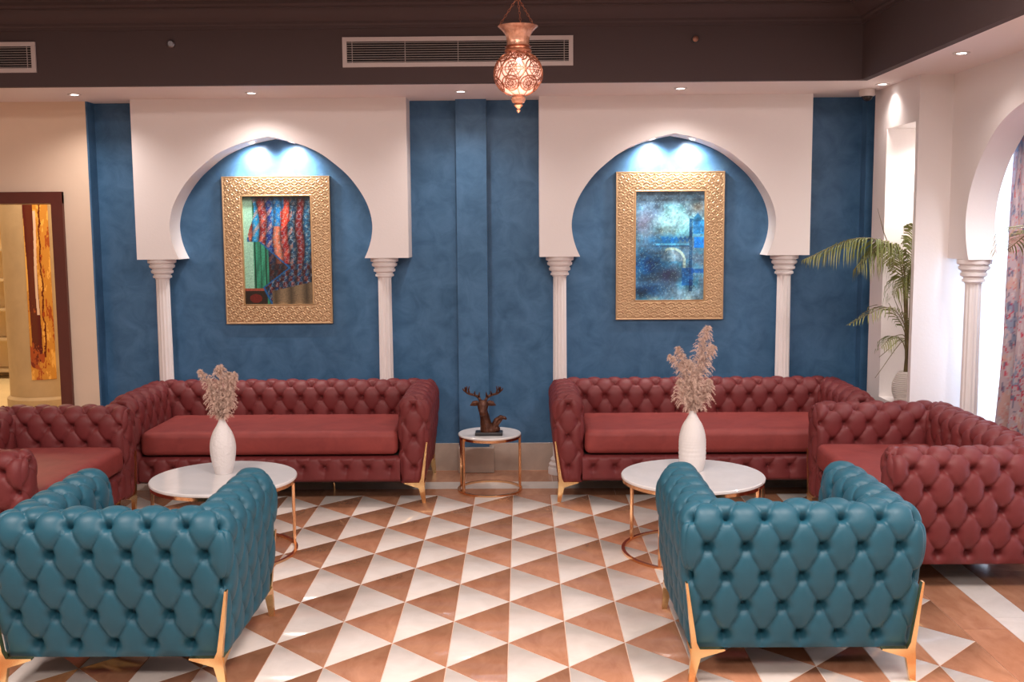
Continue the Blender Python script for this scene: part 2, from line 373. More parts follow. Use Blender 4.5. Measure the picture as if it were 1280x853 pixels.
def make_column():
    c = thing('column', 'x', 'column')
    link('shaft', MB().lathe([(.052, .12), (.050, .5), (.0475, 1.0), (.046, 1.40)], 192, flute=.09, nf=12, cap=False).mesh(), 'plaster', c)
    cap = [(.050, 1.395), (.050, 1.402), (.064, 1.406), (.064, 1.420), (.056, 1.424), (.058, 1.432), (.074, 1.440), (.076, 1.456), (.066, 1.460), (.070, 1.468), (.086, 1.478), (.088, 1.494), (.078, 1.498), (.082, 1.504), (.096, 1.510), (.097, 1.534)]
    _ = [(.052, 1.395), (.058, 1.40), (.058, 1.41), (.053, 1.415), (.060, 1.425), (.068, 1.438), (.068, 1.448), (.074, 1.452), (.080, 1.468), (.080, 1.478), (.087, 1.482), (.092, 1.495), (.092, 1.505), (.096, 1.508), (.096, 1.534)]
    link('capital', MB().lathe(cap, 40).mesh(), 'plaster', c)
    link('column_base', MB().lathe([(.085, 0), (.085, .04), (.078, .05), (.08, .07), (.066, .085), (.068, .105), (.055, .12)], 40).mesh(), 'plaster', c)
    return c
col0 = make_column()
cols = [(-2.51, 7.328, 'white fluted column left of the rug picture, behind the left sofa arm'), (-.957, 7.328, 'white fluted column right of the rug picture, behind the left long sofa'),
        (.262, 7.328, 'white fluted column left of the blue gateway picture'), (1.818, 7.328, 'white fluted column between the blue gateway picture and the palm'),
        (2.628, 6.15, 'white fluted column beside the bright window and patterned curtain'), (2.638, 4.66, 'white fluted column at the near end of the right wall arch')]
for i, (x, y, lb) in enumerate(cols[:5]):
    o = col0 if i == 0 else copy_tree(col0); o.location = (x, y, 0); tag(o, lb, 'column', 'white fluted columns')

# ------------------------------------------------------------------ tufted furniture
def tuft(u, v, du, dv, v0, par):
    q = np.maximum(v-v0, 0)/(2*dv); a = u/du+.5*par+q; b = u/du+.5*par-q
    sa, sb = np.abs(np.sin(PI*a)), np.abs(np.sin(PI*b))
    # distance to nearest button
    ia, ib = np.round(a), np.round(b)
    dx = (a-ia+b-ib)/2*du; dz = np.where(v > v0, (a-ia-(b-ib))*dv, v-v0)
    r = np.hypot(dx, dz)
    ds = np.minimum(sa, sb)
    P = .48*(sa*sb+1e-6)**.5+.20*(1-np.exp(-(ds/.09)))-1.5*np.exp(-(r/.0185)**1.6)
    return P, r
def shell(Wd, D, T, H, du_t, dv=.122, z0=.13, v0=.067, par=1, amp=.031, taper=.045, step=.0062):
    cx = Wd/2-T/2; cy = D-T/2; B = 2*cx; n = round(B/du_t); du = B/n
    # profile
    pts = []; zc = H-.12; hw = T/2; e = 2.4
    for z in np.linspace(z0, zc, 60, endpoint=False): pts.append((hw-taper*((zc-z)/(zc-z0))**1.5*1.0, z))
    for t in np.linspace(0, PI, 60):
        c, s = math.cos(t), math.sin(t)
        pts.append((hw*math.copysign(abs(c)**(2/e), c), zc+.12*abs(s)**(2/e)))
    for z in np.linspace(zc, z0, 61)[1:]: pts.append((-hw, z))
    pts = np.array(pts); seg = np.r_[0, np.cumsum(np.hypot(*np.diff(pts, axis=0).T))]
    K = 2*int(seg[-1]/step/2)+1; v = np.linspace(0, seg[-1], K)
    d = np.interp(v, seg, pts[:, 0]); z = np.interp(v, seg, pts[:, 1])
    Lf = cy-.0
    nA = int(Lf/step); nB = 2*int(B/step/2)
    tA = np.linspace(0, 1, nA+1)
    # arm (right): s from Lf to -d
    sA = Lf+(-d[:, None]-Lf)*tA[None, :]
    xA = np.repeat((cx+d)[:, None], nA+1, 1); yA = cy-sA
    tB = np.linspace(0, 1, nB+1); xb = (cx+d)[:, None]*(1-2*tB)[None, :]; yB = np.repeat((cy+d)[:, None], nB+1, 1)
    sB = cx-np.abs(xb)
    R = np.maximum(d, 0)[:, None]/hw*.06
    # corner rounding
    def rnd(x, y, s, arm, sgn):
        l = s+d[:, None]; m = (l < R) & (R > 1e-5); Rm = np.maximum(R, 1e-6)
        t = .5*(1-l/Rm); t = t if arm else 1-t
        cxx = sgn*(cx+d)[:, None]; cyy = (cy+d)[:, None]
        X = cxx+(t**2)*Rm*(-sgn); Yv = cyy-((1-t)**2)*Rm
        return np.where(m, X, x), np.where(m, Yv, y)
    xA, yA = rnd(xA, yA, sA, True, 1)
    half_i = nB//2
    x1, y1 = rnd(xb, yB, sB, False, 1); x2, y2 = rnd(xb, yB, sB, False, -1)
    isr = (np.arange(nB+1) <= half_i)[None, :]; xb2 = np.where(isr, x1, x2); yb2 = np.where(isr, y1, y2)
    X = np.concatenate([xA[:, :-1], xb2, -xA[:, ::-1][:, 1:]], 1); Y = np.concatenate([yA[:, :-1], yb2, yA[:, ::-1][:, 1:]], 1)
    Sg = np.concatenate([sA[:, :-1], sB, sA[:, ::-1][:, 1:]], 1); V = np.repeat(v[:, None], X.shape[1], 1)
    Z = np.repeat(z[:, None], X.shape[1], 1)
    P = np.stack([X, Y, Z], -1)
    dk = np.gradient(P, axis=0); dj = np.gradient(P, axis=1); Nn = np.cross(dj, dk); Nn /= np.linalg.norm(Nn, axis=-1, keepdims=True)+1e-9
    mid = X.shape[1]//2; kk = np.argmin(np.abs(v-.2))
    if Nn[kk, mid, 1] < 0: Nn = -Nn
    Pf, r = tuft(Sg, V, du, dv, v0, par)
    fade = np.clip(V/.03, 0, 1)**.5*np.clip((v[-1]-V)/.03, 0, 1)**.5
    armcol = np.zeros(X.shape[1], bool); armcol[:nA] = True; armcol[-nA:] = True
    endd = np.where(armcol[None, :], np.clip((Lf-Sg)/.04, 0, 1), 1.0)      # 0 at the front end of the arms
    fr = np.sqrt(np.clip(1-(1-endd)**2, 0, 1))
    inner = np.where(d[:, None] < -.05, .8, 1.0)
    h = (amp*(Pf-.45))*fade*fr*inner - .006*(1-fade) - .022*(1-fr)
    # fine radial wrinkles close to the buttons
    Q = P+Nn*h[..., None]
    iR, iL = nA, nA+nB
    out = dict(armR=Q[:, :iR+1], back=Q[:, iR:iL+1], armL=Q[:, iL:])
    # buttons
    btn = {}
    for nm, (a, b) in dict(armR=(0, iR), back=(iR, iL), armL=(iL, X.shape[1]-1)).items():
        mb = MB(); s_ = Sg[:, a:b+1]; q_ = Q[:, a:b+1]; n_ = Nn[:, a:b+1]; done = []
        for k in range(0, 14):
            vb = v0+k*dv
            if vb > v[-1]-.10: break
            ki = int(round(vb/(v[1]-v[0])))
            for i in range(-2, int(max(Lf, B)/du)+2):
                sb = (i+.5*((k+par) % 2))*du
                row = s_[ki]; cand = np.where(np.abs(row-sb) < (abs(row[1]-row[0])*.6+1e-6))[0]
                for j in cand:
                    if Lf-sb < .035 and nm != 'back': continue
                    p = q_[ki, j]; nn = n_[ki, j]
                    if any(np.linalg.norm(p-w) < .03 for w in done): continue
                    done.append(p); add_button(mb, p+nn*.002, nn)
        btn[nm] = mb.mesh()
    # front caps
    ring = Q[:, 0]; hk = K//2; J = 28; js = np.linspace(0, 1, J+1)
    A = ring[:hk+1]; Bq = ring[::-1][:hk+1]
    C = A[:, None, :]*(1-js)[None, :, None]+Bq[:, None, :]*js[None, :, None]
    uu_ = C[..., 0]-cx; zz = C[..., 2]
    Pc, rc = tuft(uu_, zz, .14, .0975, .23, 0)
    edge = (1-np.abs(2*js-1)**4)[None, :]*np.clip((H-.01-zz)/.05, 0, 1)**.5*np.clip((zz-z0)/.03, 0, 1)**.5
    bul = edge*(.008+.024*Pc)
    C[..., 1] -= bul
    mb = MB()
    for zb_, xs in ((.23, (0,)), (.3275, (-.07, .07)), (.425, (0,)), (.5225, (-.07, .07)), (.62, (0,))):
        for xo in xs:
            if abs(xo) > .06: continue
            dd = np.hypot(uu_-xo, zz-zb_); a_, b_ = np.unravel_index(dd.argmin(), dd.shape)
            add_button(mb, C[a_, b_]+np.array([0, -.003, 0]), np.array([0, -1., 0]))
    out['capR'] = C[:, ::-1]; out['capL'] = C*np.array([-1, 1, 1]); btn['capR'] = mb.mesh()
    mb2 = MB(); mb2.add([(-x, y, z_) for x, y, z_ in mb.v], mb.f, True); btn['capL'] = mb2.mesh()
    out['du'] = du; return out, btn
def add_button(mb, p, n):
    n = Vector(n).normalized(); a = n.cross(Vector((.3, .2, 1))).normalized(); b = n.cross(a); vs = []; p = Vector(p)
    for r, h in ((.0092, -.004), (.0088, .001), (.006, .0035), (.0005, .0045)):
        for i in range(8):
            g = 2*PI*i/8; vs.append(p+a*(r*math.cos(g))+b*(r*math.sin(g))+n*h)
    mb.add(vs, [(j*8+i, j*8+(i+1) % 8, (j+1)*8+(i+1) % 8, (j+1)*8+i) for j in range(3) for i in range(8)], True)
def front_rail(x0, x1, z0, z1, du_t, y, dep=.05):
    n = max(2, round((x1-x0)/du_t)); du = (x1-x0)/n; step = .0075
    xs = np.linspace(x0, x1, int((x1-x0)/step)+1); zs = np.linspace(z0, z1, 24)
    Xg, Zg = np.meshgrid(xs, zs); Pf, r = tuft(Xg-x0, Zg-z0, du, .10, .09, 1)
    ed = np.clip((Zg-z0)/.02, 0, 1)**.5*np.clip((z1-Zg)/.02, 0, 1)**.5
    Yg = y-(.026*Pf)*ed+.02*(1-ed)
    top = np.stack([xs, np.full_like(xs, y+dep), np.full_like(xs, z1)], -1)[None]
    bot = np.stack([xs, np.full_like(xs, y+dep), np.full_like(xs, z0)], -1)[None]
    G = np.concatenate([bot, np.stack([Xg, Yg, Zg], -1), top], 0)
    mb = MB()
    for i in range(n):
        xb = x0+(i+.5)*du; j = np.abs(xs-xb).argmin(); k = np.abs(zs-z0-.09).argmin(); add_button(mb, (xb, Yg[k, j]-.003, zs[k]), (0, -1, 0))
    return grid_mesh(G), mb.mesh()
def cushion(x0, x1, y0, y1, z0, z1, sag=.006):
    nx, ny = 60, 36; r = .038
    def g(n): return np.linspace(-1, 1, n)
    bm = bmesh.new(); bmesh.ops.create_cube(bm, size=1)
    for vv in bm.verts: vv.co = Vector(((x0+x1)/2+vv.co.x*(x1-x0), (y0+y1)/2+vv.co.y*(y1-y0), (z0+z1)/2+vv.co.z*(z1-z0)))
    bmesh.ops.bevel(bm, geom=bm.edges[:], offset=r, segments=5, affect='EDGES', profile=.5)
    bmesh.ops.subdivide_edges(bm, edges=[e for e in bm.edges if e.calc_length() > .2], cuts=14, use_grid_fill=True)
    for vv in bm.verts:
        fx = max(0, 1-abs(2*(vv.co.x-x0)/(x1-x0)-1)**4); fy = max(0, 1-abs(2*(vv.co.y-y0)/(y1-y0)-1)**4)
        if vv.co.z > (z0+z1)/2: vv.co.z += .008*fx*fy+.0015*math.sin(vv.co.x*23+vv.co.y*9)
        else: vv.co.y += 0
        if vv.co.y < y0+.01: vv.co.y -= .006*fx*math.sin(PI*(vv.co.z-z0)/(z1-z0))
    for f in bm.faces: f.smooth = True
    me = bpy.data.meshes.new('m'); bm.to_mesh(me); bm.free(); return me
def leg_mesh(sx, sy, D):
    # bracket leg at outer corner (0,0) of the body, growing to +x (inwards), in the front plane; y grows into the body
    poly_f = [(.014, .395), (.022, .395), (.058, .16), (.070, .134), (.165, .134), (.167, .128), (.074, .098), (.052, .0), (.030, .0), (.036, .098), (.040, .135)]
    mb = MB(); n = len(poly_f)
    def fy(z): return -.014 if z > .12 else -.014+(.12-z)*.10
    vs = [(x, fy(z), z) for x, z in poly_f]+[(x, fy(z)+(.026 if z > .12 else .022), z) for x, z in poly_f]
    def tri(lst): return lst
    F = [(0, 10, 2, 1), (10, 9, 6, 3), (10, 3, 2), (6, 5, 4, 3), (9, 8, 7, 6)]
    fs = F+[tuple(n+i for i in f[::-1]) for f in F]+[(i, (i+1) % n, (i+1) % n+n, i+n) for i in range(n)]
    # facet ridge: second short wing along the side
    vs2 = [(.036, .0, .132), (.036, .12, .132), (.036, .0, .098), (.052, .0, .132), (.052, .12, .132), (.052, .0, .098)]
    fs2 = [(0, 1, 2), (3, 5, 4), (0, 3, 4, 1), (1, 4, 5, 2), (2, 5, 3, 0)]
    mb.add([(sx*x, sy*y, z) for x, y, z in vs], fs); mb.add([(sx*x, sy*y, z) for x, y, z in vs2], fs2)
    return mb.mesh()
def make_seat(name, Wd, D, T, H, du, m, mseat, label, cat, group, supports=0, **kw):
    out, btn = shell(Wd, D, T, H, du, **kw)
    root = thing(name, label, cat, group=group)
    bk = link('backrest', grid_mesh(out['back'][:, ::-1]), m, root); tag(link('buttons', btn['back'], m, bk), kind='stuff')
    for s in ('R', 'L'):
        ar = link('arm', grid_mesh(out['arm'+s][:, ::-1]), m, root); tag(link('buttons', btn['arm'+s], m, ar), kind='stuff')
        cp = link('arm_front', grid_mesh(out['cap'+s]), m, root); tag(link('buttons', btn['cap'+s], m, cp), kind='stuff')
    xi = Wd/2-T
    fr, fb = front_rail(-xi-.01, xi+.01, .132, .30, du, .012); f = link('front_rail', fr, m, root); tag(link('buttons', fb, m, f), kind='stuff')
    link('seat_deck', MB().box(-xi-.03, xi+.03, .05, D-T+.03, .14, .302).mesh(), 'under', root)
    tp = .03
    link('bottom_board', MB().box(-Wd/2+.065, Wd/2-.065, .03, D-.065, .128, .142).mesh(), 'under', root)
    link('seat_cushion', cushion(-xi+.004, xi-.004, -.012, D-T+.02, .312, .462), mseat, root)
    for sx in (1, -1):
        for sy in (1, -1):
            lg = link('leg', leg_mesh(sx, sy, D), 'gold', root); lg.location = (-sx*Wd/2, 0 if sy == 1 else D-.0, 0)
            if sy == -1: lg.location = (-sx*Wd/2, D-.004, 0)
    for k in range(supports):
        x = (-1 if k == 0 else 1)*Wd*.17
        link('support_leg', MB().tube([(x-.012, D*.42, .13), (x, D*.42, 0)], [.012, .007], 8).mesh(), 'gold', root)
    return root
gl = 'long red tufted sofas along the blue wall'
sofa = make_seat('tufted_sofa', 2.04, .83, .20, .69, .138, 'red', 'redseat', 'long red tufted sofa under the picture of hanging rugs', 'sofa', gl, 2, dv=.106, v0=.052)
sofa.location = (-1.61, 6.53, 0)
s2 = copy_tree(sofa); s2.location = (1.205, 6.53, 0); tag(s2, 'long red tufted sofa under the picture of the blue gateway', 'sofa', gl)
gv = 'short red tufted sofas at the sides'
love = make_seat('tufted_loveseat', 1.48, .83, .20, .69, .138, 'red', 'redseat', 'short red tufted sofa before the window and patterned curtain', 'sofa', gv, dv=.106, v0=.052)
love.location = (1.735, 5.57, 0); love.rotation_euler = (0, 0, -PI/2)
l2 = copy_tree(love); l2.location = (-2.385, 5.595, 0); l2.rotation_euler = (0, 0, PI/2); tag(l2, 'short red tufted sofa at the left edge, near the maroon door frame', 'sofa', gv)
gc = 'teal tufted armchairs with their backs to the viewer'
chair = make_seat('tufted_armchair', .93, .79, .20, .685, .146, 'teal', 'teal', 'teal tufted armchair in the right foreground', 'armchair', gc, z0=.118, v0=.052, dv=.120, step=.0052, taper=.04)
chair.location = (1.065, 4.67, 0); chair.rotation_euler = (0, 0, PI)
c2 = copy_tree(chair); c2.location = (-1.565, 4.60, 0); tag(c2, 'teal tufted armchair in the left foreground, cut by the frame edge', 'armchair', gc)

# ------------------------------------------------------------------ tables
def ring(r, z, w, h, n=64):
    vs = []
    for i in range(n):
        a = 2*PI*i/n
        for rr_, zz in ((r-w/2, z), (r+w/2, z), (r+w/2, z+h), (r-w/2, z+h)): vs.append((rr_*math.cos(a), rr_*math.sin(a), zz))
    fs = [(i*4+k, ((i+1) % n)*4+k, ((i+1) % n)*4+(k+1) % 4, i*4+(k+1) % 4) for i in range(n) for k in range(4)]
    return MB().add(vs, fs).mesh()
def make_table(name, label, group, r, h, lr, angs, loc, top_t=.018):
    t = thing(name, label, 'table', loc, 0, group)
    link('tabletop', MB().lathe([(r-.004, h-top_t), (r, h-top_t+.004), (r, h-.004), (r-.004, h)], 72).mesh(), 'marble', t)
    link('top_ring', ring(r-.012, h-top_t-.018, .014, .018), 'rose', t)
    link('base_ring', ring(lr, 0, .018, .012), 'rose', t)
    for a in angs:
        x, y = lr*math.cos(a), lr*math.sin(a)
        me = rbox(-.008, .008, -.008, .008, .010, h-top_t-.004, .002, 1); l = link('leg', me, 'rose', t); l.location = (x, y, 0); l.rotation_euler = (0, 0, a)
    return t
R_ = math.radians
make_table('coffee_table', 'round white marble coffee table left, with the smooth vase on it', 'round marble coffee tables', .385, .42, .370, [R_(25), R_(205), R_(115), R_(-65)], (-1.607, 5.52, 0))
make_table('coffee_table', 'round white marble coffee table right, with the combed vase on it', 'round marble coffee tables', .38, .42, .368, [R_(145), R_(-35), R_(-8), R_(235)], (.905, 5.52, 0))
make_table('side_table', 'small round marble side table with gold ring base holding the deer head', None, .208, .385, .206, [R_(215), R_(160), R_(15)], (-.222, 6.87, 0), .015)

# ------------------------------------------------------------------ vases and pampas
def lathe_grid(prof, n, disp=None):
    zs = [p[1] for p in prof]; P = []
    for r, z in prof:
        P.append([((r+(disp(2*PI*i/n, z) if disp else 0))*math.cos(2*PI*i/n), (r+(disp(2*PI*i/n, z) if disp else 0))*math.sin(2*PI*i/n), z) for i in range(n+1)])
    return grid_mesh(P)
pr = [(p.x, p.y) for p in spline([(.0, .0, 0), (.040, .0, 0), (.046, .008, 0), (.060, .06, 0), (.069, .13, 0), (.066, .18, 0), (.050, .23, 0), (.028, .268, 0), (.018, .292, 0), (.017, .305, 0), (.013, .305, 0), (.012, .28, 0)], 60)]
v1 = link('smooth_vase', lathe_grid([(max(a, 0), b) for a, b in pr], 48), 'vase'); v1.location = (-1.63, 5.60, .42)
tag(v1, 'matt white bottle vase on the left coffee table', 'vase', 'white bottle vases')
pr = [(p.x, p.y) for p in spline([(.0, .0, 0), (.052, .0, 0), (.062, .010, 0), (.071, .06, 0), (.073, .13, 0), (.070, .19, 0), (.055, .245, 0), (.032, .285, 0), (.020, .31, 0), (.018, .325, 0), (.014, .325, 0), (.012, .29, 0)], 110)]
v2 = link('combed_vase', lathe_grid([(max(a, 0), b) for a, b in pr], 72, lambda a, z: 0.0013*math.sin(z*620)+.0006*math.sin(a*24+6*math.sin(z*20)) if z > .01 and z < .3 else 0), 'vase2'); v2.location = (.918, 5.62, .42)
tag(v2, 'white bottle vase with combed ribs on the right coffee table', 'vase', 'white bottle vases')
def plume(name, pts, rad, n, parent, seed, droop=.35, ln=1.0):
    rs = random.Random(seed); ax = spline(pts, 24); mb = MB(); NB = int(n/9)
    U = lambda: Vector((rs.uniform(-1, 1), rs.uniform(-1, 1), rs.uniform(-1, 1)))
    for b in range(NB+14):
        t = min(.995, (b+rs.random())/NB) if b < NB else rs.uniform(.8, 1)
        k = min(int(t*24), 23); p = ax[k].lerp(ax[k+1], t*24-k); d = (ax[k+1]-ax[k]).normalized()
        env = (min(1, .35+t*1.6))*(1-t**2.2*.82); a = rs.uniform(0, 2*PI)
        sdir = d.cross(Vector((math.cos(a), math.sin(a), .2))).normalized(); L = rad*env*rs.uniform(.65, 1.25)*1.22
        br = spline([p, p+(sdir*.45+d*.55)*L*.5, p+(sdir*.85+d*.75)*L*.8, p+(sdir*1.05+d*.62)*L+Vector((0, 0, -.30*L))], 8)
        nf = int(34+70*env)
        for _ in range(nf):
            q = rs.random(); kk = min(int(q*8), 7); c = br[kk].lerp(br[kk+1], q*8-kk); bd = (br[kk+1]-br[kk]).normalized()
            h = (U().normalized()*.8+bd*.8+Vector((0, 0, -.15))).normalized()*rs.uniform(.006, .0135); w = h.cross(U()).normalized()*.0007
            mb.add([c-w, c+w, c+h], [(0, 1, 2)])
        mb.add([br[0]+Vector((.0006, 0, 0)), br[0]-Vector((.0006, 0, 0)), br[8]], [(0, 1, 2)])
    o = link(name, mb.mesh(), 'pampas', parent); return o
def bouquet(label, loc, plumes):
    b = thing('pampas_bouquet', label, 'dried flowers', loc, 0, 'pampas grass bouquets')
    for i, (pts, rad, n) in enumerate(plumes):
        p = plume('plume', pts, rad, n, b, i+int(abs(loc[0])*100))
        link('stem', MB().tube([(0, 0, -.12), (0, 0, 0), pts[0]], [.0015]*3, 5).mesh(), 'stem', p)
    return b
bouquet('fluffy beige pampas plumes standing in the left vase', (-1.63, 5.60, .725),
  [([(0, 0, .0), (-.03, -.01, .09), (-.055, -.02, .19), (-.105, -.02, .262)], .040, 1100), ([(0, 0, .02), (0, -.01, .12), (0, -.01, .22), (.005, -.01, .285)], .050, 1300),
   ([(0, 0, .02), (.03, -.01, .10), (.05, -.01, .18), (.085, -.01, .245)], .042, 1100), ([(0, 0, -.01), (-.02, -.02, .05), (-.035, -.03, .12), (-.045, -.03, .17)], .046, 900),
   ([(0, 0, -.01), (.03, -.02, .04), (.05, -.03, .10), (.062, -.03, .15)], .044, 900), ([(0, 0, 0), (.01, .02, .1), (.03, .03, .2), (.04, .03, .24)], .045, 700)])
bouquet('taller dusty beige pampas plumes spraying from the right vase', (.918, 5.62, .745),
  [([(0, 0, .0), (-.02, 0, .12), (-.05, 0, .24), (-.085, 0, .345)], .050, 1300), ([(0, 0, .02), (.02, 0, .16), (.045, 0, .32), (.075, 0, .455)], .062, 2100),
   ([(0, 0, .12), (.03, 0, .2), (.07, 0, .3), (.11, 0, .35)], .048, 1000), ([(0, 0, 0), (-.04, -.02, .05), (-.065, -.02, .11), (-.075, -.02, .17)], .050, 1000),
   ([(0, 0, 0), (.04, -.02, .05), (.06, -.02, .11), (.085, -.02, .17)], .050, 1000), ([(0, 0, .02), (0, -.03, .1), (-.01, -.03, .2), (-.03, -.03, .28)], .055, 1300),
   ([(0, 0, .1), (-.05, 0, .2), (-.09, 0, .26), (-.13, 0, .30)], .032, 500)])

# ------------------------------------------------------------------ deer bust
db = thing('deer_bust', 'carved bronze deer head with antlers on the small side table', 'sculpture', (-.225, 6.80, .385))
link('plinth', rbox(-.088, .092, -.05, .05, 0, .022, .004, 2), 'black', db)
mb = MB()
hx = -.036
mb.tube([(-.012, .005, .02), (-.016, .0, .06), (-.024, -.004, .11), (-.032, -.008, .155), (hx, -.010, .20)], [.050, .044, .036, .031, .026], 18, .9)
mb.tube([(hx, .012, .205), (hx, -.018, .200), (hx, -.048, .182), (hx, -.074, .162), (hx, -.090, .152), (hx, -.096, .150)], [.028, .037, .032, .023, .020, .011], 18)
mb.tube([(hx-.020, -.022, .210), (hx, -.036, .206), (hx+.020, -.022, .210)], [.008, .010, .008], 10)
mb.tube([(.020, .0, .02), (.040, -.01, .06), (.052, -.012, .10), (.080, -.01, .118), (.108, -.01, .112), (.118, -.01, .102)], [.040, .026, .018, .016, .012, .005], 12)
mb.tube([(.02, -.02, .03), (.05, -.02, .06), (.085, -.016, .105)], [.020, .012, .008], 10)
mb.ball((.052, -.012, .040), .024, 12, 8)
body = link('head', mb.mesh(), 'bronze', db)
rm = body.modifiers.new('r', 'REMESH'); rm.mode = 'VOXEL'; rm.voxel_size = .0028; rm.use_smooth_shade = True
smd = body.modifiers.new('s', 'SMOOTH'); smd.iterations = 4
for s in (-1, 1):
    e = MB().tube([(hx+s*.022, -.004, .205), (hx+s*.040, -.006, .211), (hx+s*.062, -.008, .208), (hx+s*.084, -.008, .196)], [.004, .0075, .007, .001], 12, 2.5)
    link('ear', e.mesh(), 'bronze', db)
    a = MB(); main = [(hx+s*.014, .0, .218), (hx+s*.028, .008, .246), (hx+s*.056, .010, .262), (hx+s*.088, .006, .270), (hx+s*.110, .0, .286), (hx+s*.114, -.008, .318)]
    a.tube(spline(main, 18), [.0105*(1-.45*i/18) for i in range(19)], 8)
    a.tube([main[1], (hx+s*.024, -.014, .268), (hx+s*.022, -.016, .286)], [.009, .006, .002], 6)
    a.tube([main[3], (hx+s*.094, .008, .298), (hx+s*.088, .008, .322)], [.008, .006, .002], 6)
    a.tube([main[4], (hx+s*.126, .0, .298), (hx+s*.132, .0, .310)], [.008, .006, .002], 6)
    a.tube([main[4], (hx+s*.104, -.012, .306), (hx+s*.102, -.016, .326)], [.006, .005, .002], 6)
    a.tube([main[2], (hx+s*.054, -.010, .280), (hx+s*.050, -.012, .292)], [.007, .005, .002], 6)
    link('antler', a.mesh(), 'bronze', db)
for s in (-1, 1): link('eye', MB().ball((hx+s*.021, -.036, .200), .0042, 8, 6).mesh(), 'black', db)

# ------------------------------------------------------------------ pictures
def rug_print(nx, ny):
    X, Y = np.meshgrid(np.linspace(0, 1, nx), np.linspace(0, 1, ny))          # Y up
    v = 1-Y; rs = np.random.default_rng(3); noise = rs.normal(0, 1, X.shape)
    C = np.zeros(X.shape+(3,))
    C[:] = (60, 130, 105); C *= (1+.10*np.sin(X*60+3*np.sin(v*9)))[..., None]
    C[(X < .14)] = (150, 190, 170)
    C *= np.where((np.abs(X-.17) < .008) | (np.abs(X-.32) < .006) | (np.abs(X-.25) < .004), .35, 1)[..., None]
    C[(np.abs(v-.86) < .012) & (X < .32)] = (150, 85, 70); C[(v > .87) & (X < .33)] = (55, 45, 35)
    C[(np.hypot((X-.16)/.09, (v-.94)/.04) < 1)] = (110, 45, 35)
    # rugs hanging in folds
    edge = np.where(v < .42, .12+.05*np.sin(v*12), np.interp(v, [.42, .66, .84, 1.0], [.24, .66, .28, .40]))
    R = X > edge; f = X+.10*v*(X-.5)+.018*np.sin(v*14+X*5); ph = f*9.0; band = np.floor(ph).astype(int)
    pal = np.array([(28, 78, 120), (140, 62, 44), (30, 125, 165), (120, 40, 40), (25, 60, 115), (176, 108, 84), (125, 30, 34), (34, 62, 82), (105, 28, 34), (22, 74, 100), (60, 30, 36), (90, 40, 40)])
    R = R | (X > .36)
    K = pal[np.clip(band+1, 0, 11)].astype(float)
    diag = (np.sin((v*1.1+X*.9)*40) > .55) & (X < .72); K[diag] = K[diag]*.4+np.array((190, 120, 100))*.6
    patch = (X > .42) & (X < .60) & (v < .28); K[patch] = (30, 110, 160); K[(X > .55) & (X < .68) & (np.abs(v-.2+(X-.6)*.8) < .09)] = (190, 70, 50)
    low = v > .62+.0*X; Kl = np.where((np.sin(X*55+v*20)*np.sin(v*60) > 0)[..., None], np.array((80, 28, 34)), np.array((24, 62, 92))); K = np.where((low & (X < .95))[..., None], Kl*1.0, K)
    med = np.sin(X*70)*np.sin(v*75+X*20); K = np.where((med > .45)[..., None], K*.45+np.array((170, 150, 140))*.45, K)
    med2 = np.hypot(((X*8) % 1-.5), ((v*13) % 1-.5)); K = np.where(((med2 > .25) & (med2 < .33))[..., None], K*.5+np.array((110, 150, 170))*.5, K)
    K = np.where((noise > 1.5)[..., None], K*.5+90, K)
    shade = .62+.5*np.abs(np.sin(PI*ph))**.7; K *= shade[..., None]
    C = np.where(R[..., None], K, C)
    under = (X > .36) & (X < edge); C[under] = C[under]*.5+np.array((45, 25, 20))*.5
    ln = (np.abs(X-edge) < .015) & (v > .38); C[ln] = (20, 95, 140)
    hem = (v > .88-.14*(X-.35)) & (X > .4); C[hem] = np.array((120, 105, 85))*(.7+.4*np.abs(np.sin(X[hem]*14)))[:, None]
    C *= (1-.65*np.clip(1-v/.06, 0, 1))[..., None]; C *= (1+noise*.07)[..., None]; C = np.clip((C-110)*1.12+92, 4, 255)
    return lin(C)
def smooth_noise(shape, cells, seed):
    rs = np.random.default_rng(seed); out = np.zeros(shape); amp = 1
    for c in cells:
        g = rs.random((c[0]+2, c[1]+2)); y = np.linspace(0, c[0], shape[0]); x = np.linspace(0, c[1], shape[1])
        yi = y.astype(int); xi = x.astype(int); fy = (y-yi)[:, None]; fx = (x-xi)[None, :]; fy = fy*fy*(3-2*fy); fx = fx*fx*(3-2*fx)
        a = g[yi][:, xi]; b = g[yi][:, xi+1]; c_ = g[yi+1][:, xi]; d = g[yi+1][:, xi+1]
        out += amp*((a*(1-fx)+b*fx)*(1-fy)+(c_*(1-fx)+d*fx)*fy-.5); amp *= .62
    return out
